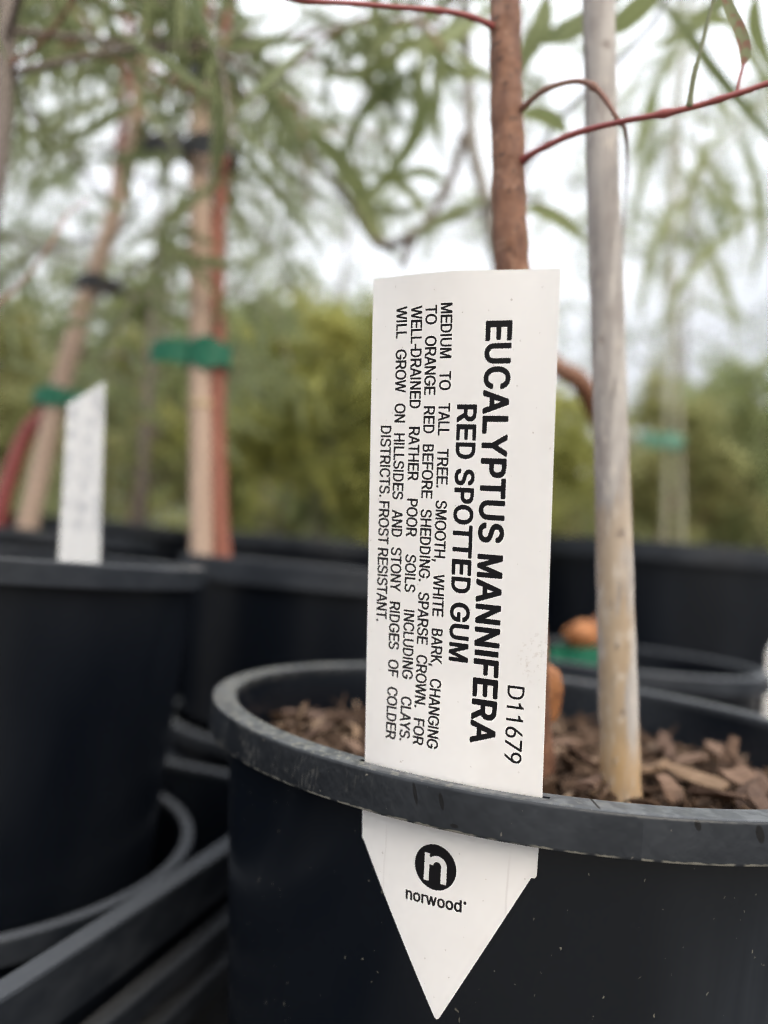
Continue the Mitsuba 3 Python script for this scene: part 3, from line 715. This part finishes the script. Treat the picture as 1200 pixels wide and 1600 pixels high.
LV += [([(0.3021, 0.8300, 0.8852), (0.3311, 0.8200, 0.8442), (0.3631, 0.8200, 0.7948), (0.3817, 0.8200, 0.7223)], .0040), ([(0.3002, 0.8000, 0.8009), (0.2780, 0.8000, 0.7623), (0.2609, 0.8000, 0.7029), (0.2582, 0.8000, 0.6383)], .0036), ([(0.3491, 0.8000, 0.8718), (0.3732, 0.8000, 0.8226), (0.3839, 0.8000, 0.7579), (0.3736, 0.8000, 0.6921)], .0040), ([(0.3167, 0.8400, 0.8001), (0.3452, 0.8400, 0.7571), (0.3708, 0.8400, 0.6991), (0.3820, 0.8400, 0.6329)], .0036), ([(0.3073, 0.8400, 1.0093), (0.2730, 0.8400, 0.9587), (0.2553, 0.8400, 0.8867), (0.2526, 0.8400, 0.8169)], .0042),
       ([(0.3008, 0.8400, 0.8988), (0.2717, 0.8400, 0.8650), (0.2542, 0.8400, 0.7941), (0.2515, 0.8400, 0.7254)], .0036), ([(0.3416, 0.8000, 0.8785), (0.3151, 0.8000, 0.8464), (0.2977, 0.8000, 0.7860), (0.2943, 0.8000, 0.7277)], .0034), ([(0.0313, 0.6800, 0.7195), (0.0064, 0.6800, 0.7295), (-0.0281, 0.6800, 0.7138), (-0.0543, 0.6800, 0.6742)], .0045), ([(0.0146, 0.6600, 0.8233), (-0.0246, 0.6600, 0.8010), (-0.0560, 0.6600, 0.7612), (-0.0745, 0.6600, 0.7109)], .0045), ([(0.0153, 0.6800, 0.6839), (-0.0038, 0.6800, 0.7099), (-0.0352, 0.6800, 0.7255), (-0.0709, 0.6800, 0.7221)], .0040), ([(0.0329, 0.7000, 0.9190), (0.0144, 0.7000, 0.8644), (0.0139, 0.7000, 0.7991), (0.0245, 0.7000, 0.7485)], .0045), ([(-0.0662, 0.7200, 0.7179), (-0.0336, 0.7200, 0.7080), (-0.0023, 0.7200, 0.7110), (0.0332, 0.7200, 0.7406)], .0040), ([(-0.0049, 0.6400, 0.8314), (-0.0368, 0.6400, 0.8043), (-0.0696, 0.6400, 0.7892), (-0.1097, 0.6400, 0.7912)], .0045), ([(0.0162, 0.6600, 0.8731), (-0.0179, 0.6600, 0.8573), (-0.0589, 0.6600, 0.8533), (-0.0980, 0.6600, 0.8309)], .0042)]
for i, (q, w) in enumerate(LV):
    w *= 1.5
    blade(q, [w * .2, w * .85, w, w * .9, w * .5, 0.0], g2, 'm_leaf_green' if i % 3 else 'm_leaf_grey', nrm=(0.3 * math.sin(i), -1, 0.2))


def tie(center, rx, ry, h, mat, name, label, tail=(0.03, 0.0), tilt=0.0, group=None):
    """flat plastic ribbon round a stake and a stem with the free end sticking out"""
    th = np.linspace(0, 2 * np.pi, 28, endpoint=False)
    ring = np.stack([np.cos(th) * rx, np.sin(th) * ry, tilt * np.cos(th) * rx], 1)
    V, F = [], []
    n = len(th)
    for off, z in ((0, -h / 2), (0, h / 2), (0.0012, h / 2), (0.0012, -h / 2)):
        o = ring.copy(); o[:, :2] *= 1 + off / max(rx, ry); o[:, 2] += z * (1 + 0.25 * np.sin(3 * th)); V.append(o)
    V = np.vstack(V)
    for a in range(4):
        b = (a + 1) % 4
        for j in range(n):
            k = (j + 1) % n
            F += [[a * n + j, a * n + k, b * n + k], [a * n + j, b * n + k, b * n + j]]
    band = trimesh.Trimesh(V + center, F, process=False)
    ms = [band]
    if tail[0]:
        L = tail[0]; sg = np.sign(L)
        pts = spline([(sg * rx * .9, -ry * .6, 0), (sg * (rx + abs(L) * .5), -ry * .8, tail[1] * .3), (sg * (rx + abs(L)), -ry * .5, tail[1])], 5)
        t = np.linspace(0, 1, len(pts))
        P = []
        for p_, k in zip(pts, t):
            hh = h / 2 * (1 - .25 * k)
            for yy, zz in ((-.0006, -hh), (.0006, -hh), (.0006, hh), (-.0006, hh)): P.append(p_ + [0, yy, zz])
        F2 = []
        for i in range(len(pts) - 1):
            for j in range(4):
                a, b, c, d = i * 4 + j, i * 4 + (j + 1) % 4, (i + 1) * 4 + (j + 1) % 4, (i + 1) * 4 + j
                F2 += [[a, b, c], [a, c, d]]
        e = (len(pts) - 1) * 4
        F2 += [[e, e + 1, e + 2], [e, e + 2, e + 3], [0, 2, 1], [0, 3, 2]]
        ms.append(trimesh.Trimesh(np.array(P) + center, F2, process=False))
    return solo(name, trimesh.util.concatenate(ms), mat, label, 'plant tie', group)


tie(np.array((0.1852, 0.6650, 0.2968)), .022, .016, .020, 'm_tie_green', 'plant_tie', 'green plastic tie low on the kinked orange trunk behind the stake', (-.012, .0))

# ------------------------------------------------------------------ left pots
LX, LY = -0.259, 0.467
lp = thing('plant_pot', 'tall black pot at the left edge with a wide rim at eye level', 'plant pot')
make_pot(lp, LX, LY, 0.15, 0.3486, 0.120, 0.04, 0.0122, 0.0075, soil=0.325, seed=3, seg=220)
lb = thing('plant_pot', 'low black pot whose round rim circles the foot of the left pot', 'plant pot')
make_pot(lb, -0.252, 0.467, 0.153, 0.179, 0.012, 0.08, 0.012, 0.0045, seed=4, seg=220)
E1, E2, C0 = np.array([.331, .944]), np.array([.944, -.331]), np.array([-.124, .290])


def tray_path():
    """rounded oblong with bowed sides, seen from above; the right-hand side passes through C0"""
    box_ = sbox(-0.42, -0.36, -0.002, 0.292).buffer(-0.07).buffer(0.07, 14)
    p = np.array(box_.exterior.segmentize(0.02).coords)[:-1]
    if Polygon(p).exterior.is_ccw is False: p = p[::-1]
    p[:, 0] += np.where(p[:, 0] > -.2, 0.010 * (1 - ((p[:, 1] + .05) / .3) ** 2), 0)
    t = np.roll(p, -1, 0) - np.roll(p, 1, 0); t /= np.linalg.norm(t, axis=1, keepdims=True)
    nn = np.stack([t[:, 1], -t[:, 0]], 1)
    return C0 + p[:, :1] * E2 + p[:, 1:] * E1, nn[:, :1] * E2 + nn[:, 1:] * E1


def sweep(profile):
    P, n2 = tray_path()
    pr = np.asarray(profile, float); m = len(P)
    v = np.concatenate([np.column_stack([P + n2 * a, np.full(m, z)]) for a, z in pr])
    i, j = np.meshgrid(np.arange(len(pr)), np.arange(m), indexing='ij')
    i2 = (i + 1) % len(pr)
    q = np.stack([i * m + j, i2 * m + j, i2 * m + (j + 1) % m, i * m + (j + 1) % m], -1).reshape(-1, 4)
    return trimesh.Trimesh(v, np.vstack([q[:, [0, 1, 2]], q[:, [0, 2, 3]]]), process=False)


for k, (zt, zb, out, fl) in enumerate(((0.195, 0.040, 0.0, .0085), (0.155, 0.034, .002, .006), (0.132, 0.028, .003, .010))):
    tr = thing('plastic_tray', ('deep black tray with a pale worn rim at the lower left, topmost of its stack', 'middle black tray nested under the topmost one at the lower left', 'lowest visible black tray of the stack at the lower left')[k], 'tray')
    part(tr, 'wall', sweep([(-fl - .002, zt - .004), (-fl, zt - .004), (-fl - .014 - .004 * k, zb), (-fl - .017 - .004 * k, zb)]), 'm_pot', smooth=30)
    part(tr, 'rim', sweep([(-fl - .003, zt - .0015), (-fl - .002, zt), (-.001 + out, zt), (out, zt - .001), (out + .0005, zt - (.024 if k == 0 else .011)), (out - .002, zt - (.024 if k == 0 else .011)), (out - .0025, zt - .0045), (-fl - .003, zt - .0045)]), 'm_far_rim', smooth=30)
lt = thing('plant_label', 'blurred white label standing in the tall left pot', 'plant label')


def slab(c4, thick, parent, mat):
    """upright tag from four corners (bl, br, tr, tl)"""
    c = np.array(c4, float)
    n = np.cross(c[1] - c[0], c[3] - c[0]); n /= np.linalg.norm(n)
    v = np.vstack([c, c - n * thick])
    f = [[0, 1, 2], [0, 2, 3], [4, 6, 5], [4, 7, 6]] + sum(([[a, b, b + 4], [a, b + 4, a + 4]] for a, b in ((1, 0), (2, 1), (3, 2), (0, 3))), [])
    return part(parent, 'tag', trimesh.Trimesh(v, f, process=False), mat)


def faint_print(p, n, uv):
    k = smoothstep(0.45, 0.6, noise(p.x * 420, p.y * 420, p.z * 160)) * smoothstep(0.3, 0.42, dr.abs(dr.sin(p.x * 900)))
    return mix((0.80, 0.80, 0.82), (0.42, 0.43, 0.48), k * 0.6 * smoothstep(.36, .37, p.z) * smoothstep(.475, .46, p.z))


scene['m_label_far'] = two(princ(mikit.proc(faint_print), 0.45, 0.4))
slab([(-0.1988, 0.4750, 0.3341), (-0.1913, 0.5250, 0.3318), (-0.1963, 0.5050, 0.4674), (-0.2016, 0.4650, 0.4427)], .0008, lt, 'm_label_far')

bp = thing('plant_pot', 'black pot in the middle distance holding the bamboo stake, left of the printed label', 'plant pot')
BX, BY = -0.05, 0.78
make_pot(bp, BX, BY, 0.15, 0.3565, 0.206, 0.05, 0.021, 0.0085, soil=0.335, seed=5)
for k, zt in enumerate((0.203, 0.172)):
    s_ = thing('plant_pot', ('empty black pot directly under the middle distance pot', 'lower empty black pot in the stack under the middle distance pot')[k], 'plant pot')
    make_pot(s_, BX, BY + 0.001, 0.152, zt, 0.006 + 0.006 * (1 - k), 0.08 + .004 * k, 0.0115, 0.0085, seed=6 + k)


def bamboo(pts, r, label, joints=(0.3, 0.62), mat='m_bamboo', jmat='m_bamboo_joint'):
    k = thing('bamboo_stake', label, 'stake')
    s = spline(pts, 10)
    part(k, 'cane', tube(s, r, 14, lump=.05, seed=len(scene)), mat, smooth=True)
    for j in joints:
        i = int(j * (len(s) - 1)); d = s[i + 1] - s[i]; d /= np.linalg.norm(d)
        part(k, 'joint', tube([s[i] - d * .003, s[i] - d * .001, s[i] + d * .001, s[i] + d * .003], [r[0] * .95, r[0] * 1.12, r[0] * 1.12, r[0] * .95], 14), jmat, smooth=True)


bamboo([(-0.1675, 0.7350, 0.3174), (-0.1722, 0.7350, 0.3542), (-0.1855, 0.7350, 0.4694), (-0.1956, 0.7350, 0.5552), (-0.2136, 0.7350, 0.7181), (-0.2291, 0.7400, 0.8418), (-0.2403, 0.7450, 0.9563), (-0.2544, 0.7500, 1.0744)], [.0115, .0105, .0095], 'pale bamboo stake beside a red stem, tied with green tape, left of the printed label', (0.345, 0.78))
t3 = thing('eucalyptus_tree', 'young gum with a red brown stem tied to the pale bamboo stake', 'tree')
rng3 = np.random.default_rng(5)
grow(t3, [(-0.1473, 0.7450, 0.3189), (-0.1564, 0.7450, 0.3621), (-0.1722, 0.7420, 0.4719), (-0.1798, 0.7400, 0.5582), (-0.1923, 0.7420, 0.6566), (-0.1950, 0.7420, 0.7235), (-0.1958, 0.7420, 0.7914), (-0.2056, 0.7420, 0.8523), (-0.2128, 0.7500, 0.9347), (-0.2180, 0.7600, 1.1249), (-0.2285, 0.7700, 1.3413)], .0105, .004, rng3, 17, 26, .085, .009, .30, 'm_leaf_grey', 'm_redstem', 'm_redstem', z0=.60, lift=.25, drop=.6)
for (cx_, cy_, lab_, mat, rx, tl, hh) in ((322, 556, 'green tape tied round the bamboo stake and red stem', 'm_tie_green', .021, -.034, .026), (322, 128, 'upper black tie on the bamboo stake near the top of the picture', 'm_tie_black', .028, -.012, .020), (325, 238, 'lower black tie on the bamboo stake with a loose end to the left', 'm_tie_black', .029, -.036, .019)):
    d = {556: (-0.1878, 0.7380, 0.5529), 128: (-0.2111, 0.7250, 0.8279), 238: (-0.2044, 0.7250, 0.7549)}[cy_]
    tie(np.array(d), rx, .016, hh, mat, 'plant_tie', lab_, (tl, -.004))

# tree of the left pot: its stem stands just outside the frame, its crown hangs into it
t4 = thing('eucalyptus_tree', 'grey stemmed gum of the left pot, at the top left corner', 'tree')
rng4 = np.random.default_rng(9)
grow(t4, [(LX, LY + .01, .33), (-0.2725, 0.4750, 0.4933), (-0.2748, 0.4800, 0.6027), (-0.2808, 0.4850, 0.6721), (-0.2870, 0.4900, 0.7210), (-0.3009, 0.5000, 0.8475), (-0.3121, 0.5000, 0.9705)], .0085, .004, rng4, 11, 17, .08, .007, .20, 'm_leaf_grey', 'm_grey_twig', 'm_grey_twig', z0=.45, lift=.3)
for q, r in (([(-0.2729, 0.4800, 0.6694), (-0.2469, 0.4600, 0.6708), (-0.2247, 0.4400, 0.6749), (-0.2057, 0.4200, 0.6813)], .0015), ([(-0.2462, 0.5200, 0.7072), (-0.2228, 0.5200, 0.7047), (-0.2053, 0.5200, 0.6942), (-0.1857, 0.5200, 0.6841)], .0016), ([(-0.2586, 0.4700, 0.5013), (-0.2408, 0.4700, 0.5218), (-0.2275, 0.4700, 0.5462), (-0.2244, 0.4800, 0.5705), (-0.2199, 0.5000, 0.5919)], .0009)):
    twig(t4, q, [r, r * .6], 'm_redstem')

fl = thing('plant_pot', 'black pot far left behind the tall left pot', 'plant pot')
make_pot(fl, -0.43, 0.92, 0.15, 0.3660, 0.06, 0.06, 0.014, 0.0085, soil=0.35, seed=8)
bamboo([(-0.4259, 0.9000, 0.3330), (-0.4190, 0.9000, 0.3871), (-0.4044, 0.9000, 0.5282), (-0.3823, 0.9000, 0.6653), (-0.3627, 0.9000, 0.7642), (-0.3496, 0.9000, 0.8890), (-0.3520, 0.9000, 1.0828), (-0.3596, 0.9000, 1.2557)], [.0125, .0105, .009], 'leaning bamboo stake beside a red stem at the far left', (0.4, 0.8))
t5 = thing('eucalyptus_tree', 'leaning gum with a red stem tied to the far left bamboo stake', 'tree')
rng5 = np.random.default_rng(15)
grow(t5, [(-0.4649, 0.9100, 0.3295), (-0.4586, 0.9100, 0.3997), (-0.4416, 0.9100, 0.4796), (-0.4139, 0.9050, 0.5246), (-0.3893, 0.9050, 0.6424), (-0.3717, 0.9050, 0.7250), (-0.3706, 0.9100, 0.8346), (-0.3824, 0.9200, 1.0097), (-0.4009, 0.9300, 1.2827)], .011, .004, rng5, 16, 26, .085, .0095, .33, 'm_leaf_grey', 'm_twig', 'm_grey_twig', z0=.42, lift=.35)
tie(np.array((-0.4066, 0.9020, 0.5269)), .026, .016, .020, 'm_tie_green', 'plant_tie', 'green tie on the leaning far left stake', (.012, 0))
tie(np.array((-0.3759, 0.9020, 0.6707)), .024, .016, .016, 'm_tie_black', 'plant_tie', 'black tie on the leaning far left stake', (.016, -.012))

# sliver of a white tag on the right-hand edge
rt = thing('plant_label', 'white label just showing at the right edge beside the second pot', 'plant label')
slab([(0.3640, 0.7000, 0.2567), (0.4077, 0.7200, 0.2538), (0.4025, 0.7100, 0.3860), (0.3586, 0.6900, 0.3154)], .0008, rt, 'm_label_white')

# ------------------------------------------------------------------ big pot at the right and the rows behind
rp = thing('plant_pot', 'large black pot with a high rim behind the grey stake on the right', 'plant pot')
make_pot(rp, 0.47, 1.27, 0.225, 0.4335, 0.004, 0.06, 0.027, 0.010, soil=0.41, seed=9)
bamboo([(0.4716, 1.2600, 0.4104), (0.4675, 1.2600, 0.5394), (0.4583, 1.2600, 0.7141), (0.4467, 1.2600, 0.9602), (0.4363, 1.2600, 1.2253), (0.4218, 1.2600, 1.5223)], [.0045, .0042, .004], 'pale stake in the large right pot', (0.5,), 'm_pale_stem', 'm_pale_stem')
t6 = thing('eucalyptus_tree', 'sparse young gum in the large right pot', 'tree')
rng6 = np.random.default_rng(21)
grow(t6, [(0.5065, 1.2700, 0.4136), (0.4908, 1.2700, 0.6086), (0.4701, 1.2700, 0.8301), (0.4547, 1.2700, 0.9654), (0.4525, 1.2700, 1.1744), (0.4580, 1.2800, 1.4212), (0.4534, 1.3000, 1.8147)], .0055, .003, rng6, 9, 10, .10, .011, .30, 'm_leaf_green', 'm_pale_stem', 'm_pale_stem', z0=.30, lift=.7, twigs=2)
tie(np.array((0.4570, 1.2450, 0.6122)), .028, .020, .020, 'm_tie_pale', 'plant_tie', 'green tie on the pale stake of the large right pot', (-.02, 0))

r_ = np.random.default_rng(77)
wh = r_.normal(size=(16, 3)) * [1, 1, .45]
part(t6, 'leaf_whorl', leaf_mesh(np.repeat(np.array([(0.4496, 1.2620, 0.9614)]), 16, 0), wh, .09 + .06 * r_.random(16), .007 + .003 * r_.random(16), .05, r_), 'm_leaf_green', smooth=True)
KINDS = {'sparse': ('eucalyptus_tree', 'm_leaf_grey', 'm_grey_twig'), 'gum': ('eucalyptus_tree', 'm_leaf_grey', 'm_grey_twig'), 'green': ('eucalyptus_tree', 'm_leaf_green', 'm_grey_twig'), 'yellow': ('potted_shrub', 'm_leaf_yellow', 'm_twig_green'), 'olive': ('potted_shrub', 'm_leaf_olive', 'm_twig_brown')}
ROW = [  # x, y, pot radius, pot rim, kind, height above the pot, spread
    (-0.95, 1.55, .20, .40, 'olive', 0.34, .30), (-0.52, 1.62, .20, .40, 'gum', 1.75, .42), (-0.14, 1.50, .20, .40, 'yellow', 0.36, .28), (0.14, 1.72, .20, .40, 'yellow', 0.32, .28),
    (-1.30, 2.1, .22, .42, 'gum', 1.9, .5), (-0.74, 2.25, .22, .42, 'olive', 0.48, .38), (-0.30, 2.15, .22, .42, 'green', 0.60, .40), (0.22, 2.30, .22, .42, 'yellow', .42, .34), (0.72, 2.05, .22, .42, 'olive', 0.34, .32), (1.10, 2.2, .22, .42, 'green', 0.48, .36),
    (-1.9, 3.0, .22, .42, 'gum', 2.2, .55), (-1.15, 3.1, .22, .42, 'green', 1.0, .5), (-0.5, 3.2, .22, .42, 'gum', 2.0, .5), (0.1, 3.3, .22, .42, 'olive', .95, .45), (0.75, 3.1, .22, .42, 'yellow', .55, .38), (1.35, 3.3, .22, .42, 'olive', .8, .4), (1.95, 3.2, .22, .42, 'green', .8, .4),
    (0.42, 2.75, .2, .42, 'sparse', 2.2, .6), (1.05, 2.70, .2, .42, 'sparse', 2.3, .6), (1.65, 2.65, .2, .42, 'sparse', 2.2, .6), (-0.22, 2.75, .2, .42, 'sparse', 2.0, .55), (-0.85, 2.70, .2, .42, 'sparse', 1.5, .5)]
NAMES = {'sparse': 'tall thin gum', 'gum': 'tall grey leaved gum', 'green': 'bushy green plant', 'yellow': 'yellow green shrub', 'olive': 'olive brown shrub'}
PLACES = ['in the first row behind, furthest left', 'in the first row behind, left of the bamboo stake', 'in the first row behind, right of the bamboo stake', 'in the first row behind, hidden partly by the label',
          'in the second row, furthest left', 'in the second row, left of the bamboo stake', 'in the second row, right beside the bamboo stake', 'in the second row behind the label', 'in the second row right of the grey stake', 'in the second row at the right edge',
          'in the third row, furthest left', 'in the third row, left of centre', 'in the third row behind the bamboo stake', 'in the third row behind the label', 'in the third row right of the label', 'in the third row by the right edge', 'in the third row, furthest right', 'between the rows above the label', 'between the rows right of the grey stake', 'between the rows at the far right', 'between the rows right beside the bamboo stake', 'between the rows left of the bamboo stake']
for i, ((x, y, R, zt, kind, hgt, spr), pl) in enumerate(zip(ROW, PLACES)):
    r_ = np.random.default_rng(100 + i)
    k = thing('plant_pot', 'pot of %s %s' % (NAMES[kind], pl), 'plant pot')
    make_pot(k, x, y, R, zt, 0.004, 0.06, 0.02, 0.009, soil=zt - .03, seed=20 + i, seg=64)
    nm, lm, sm = KINDS[kind]
    k = thing(nm, '%s %s' % (NAMES[kind], pl), 'tree' if nm == 'eucalyptus_tree' else 'shrub')
    tall = kind in ('gum', 'sparse')
    st = [(x, y, zt - .04), (x + r_.normal() * .02, y + r_.normal() * .02, zt + hgt * .5), (x + r_.normal() * .05, y, zt + hgt)]
    grow(k, st, .012, .004, r_, 18 if tall else 22, 30 if kind == 'sparse' else 42 if tall else 56 if kind == 'green' else 90, .095 if tall else .16 if kind == 'green' else .075, .011 if tall else .022 if kind == 'green' else .013, spr, lm, sm, sm, z0=.12 if tall else .05, lift=.4 if tall else .75, drop=.45 if tall else .1, stem_seg=8)

# ------------------------------------------------------------------ low shrubs and trees beyond the rows
for i, (x, y) in enumerate([(-2.9, 4.9), (-2.0, 4.6), (-1.1, 4.8), (-0.2, 4.7), (0.7, 4.9), (1.6, 4.6), (2.5, 4.8)]):
    r_ = np.random.default_rng(700 + i)
    k = thing('garden_shrub', 'low rounded shrub beyond the pot rows, %s from the left' % ('first second third fourth fifth sixth seventh'.split()[i]), 'shrub')
    part(k, 'stem', tube([(x, y, -.02), (x + .02, y, .5)], [.03, .015], 7), 'm_grey_twig', smooth=True)
    n = 2200
    d = r_.normal(size=(n, 3)); d /= np.linalg.norm(d, axis=1, keepdims=True)
    b = d * (r_.random(n) ** .4)[:, None] * (0.75 + 0.4 * meshkit.fbm(d * 2 + i, 2, i))[:, None] * [.58, .5, .55] + [x, y, .55]
    b[:, 2] = np.maximum(b[:, 2], .04)
    dd = d + r_.normal(0, .6, (n, 3)); dd[:, 2] += .2
    part(k, 'crown', leaf_mesh(b, dd, .09 * (.6 + .8 * r_.random(n)), .022 * (.7 + .6 * r_.random(n)), .1, r_), ('m_leaf_olive', 'm_leaf_dark', 'm_leaf_yellow', 'm_leaf_green')[i % 4], smooth=True, kind='stuff')

# ------------------------------------------------------------------ trees beyond the rows
FAR = [(-4.6, 7.2, 2.3, 1.5, 'm_leaf_green'), (-2.7, 6.4, 2.0, 1.25, 'm_leaf_olive'), (-1.3, 7.4, 2.15, 1.25, 'm_leaf_yellow'), (0.0, 6.6, 1.9, 1.1, 'm_leaf_olive'), (1.3, 7.6, 1.75, 1.15, 'm_leaf_olive'), (2.5, 6.7, 1.55, 1.05, 'm_leaf_green'), (3.9, 7.3, 1.8, 1.2, 'm_leaf_olive'), (5.4, 8.2, 2.0, 1.3, 'm_leaf_green')]
FL = ['at the far left', 'left of the leaning stake', 'behind the bamboo stake', 'behind the label', 'just right of the label', 'right of the grey stake', 'toward the right edge', 'at the far right']
for i, ((x, y, h, rad, mt), pl) in enumerate(zip(FAR, FL)):
    r_ = np.random.default_rng(300 + i)
    k = thing('background_tree', 'blurred leafy tree beyond the pots, %s' % pl, 'tree')
    part(k, 'trunk', tube(spline([(x, y, -.02), (x + .05, y, h * .35), (x - .03, y, h * .8)], 6), [.07, .03], 9, lump=.15), 'm_grey_twig', smooth=True)
    n = 4200
    nb = 34
    cen = r_.normal(size=(nb, 3)); cen /= np.linalg.norm(cen, axis=1, keepdims=True); cen *= (r_.random(nb) ** .4)[:, None]
    cen = cen * [rad * .85, rad * .7, h * .42] + [x, y, h * .54]
    for q in cen[:12]:
        part(k, 'limb', tube(spline([(x, y, h * .3), ((x + q[0]) / 2, (y + q[1]) / 2, (h * .3 + q[2]) / 2 + .1), q], 4), [.028, .008], 6, cap=False), 'm_grey_twig', smooth=True)
    b = cen[r_.integers(nb, size=n)] + r_.normal(size=(n, 3)) * [rad * .2, rad * .2, h * .075]
    b[:, 2] = np.maximum(b[:, 2], .06)
    d = r_.normal(size=(n, 3)); d[:, 2] -= .3
    part(k, 'crown', leaf_mesh(b, d, .11 * (.6 + .8 * r_.random(n)), .026 * (.7 + .6 * r_.random(n)), .1, r_), mt, smooth=True, kind='stuff')
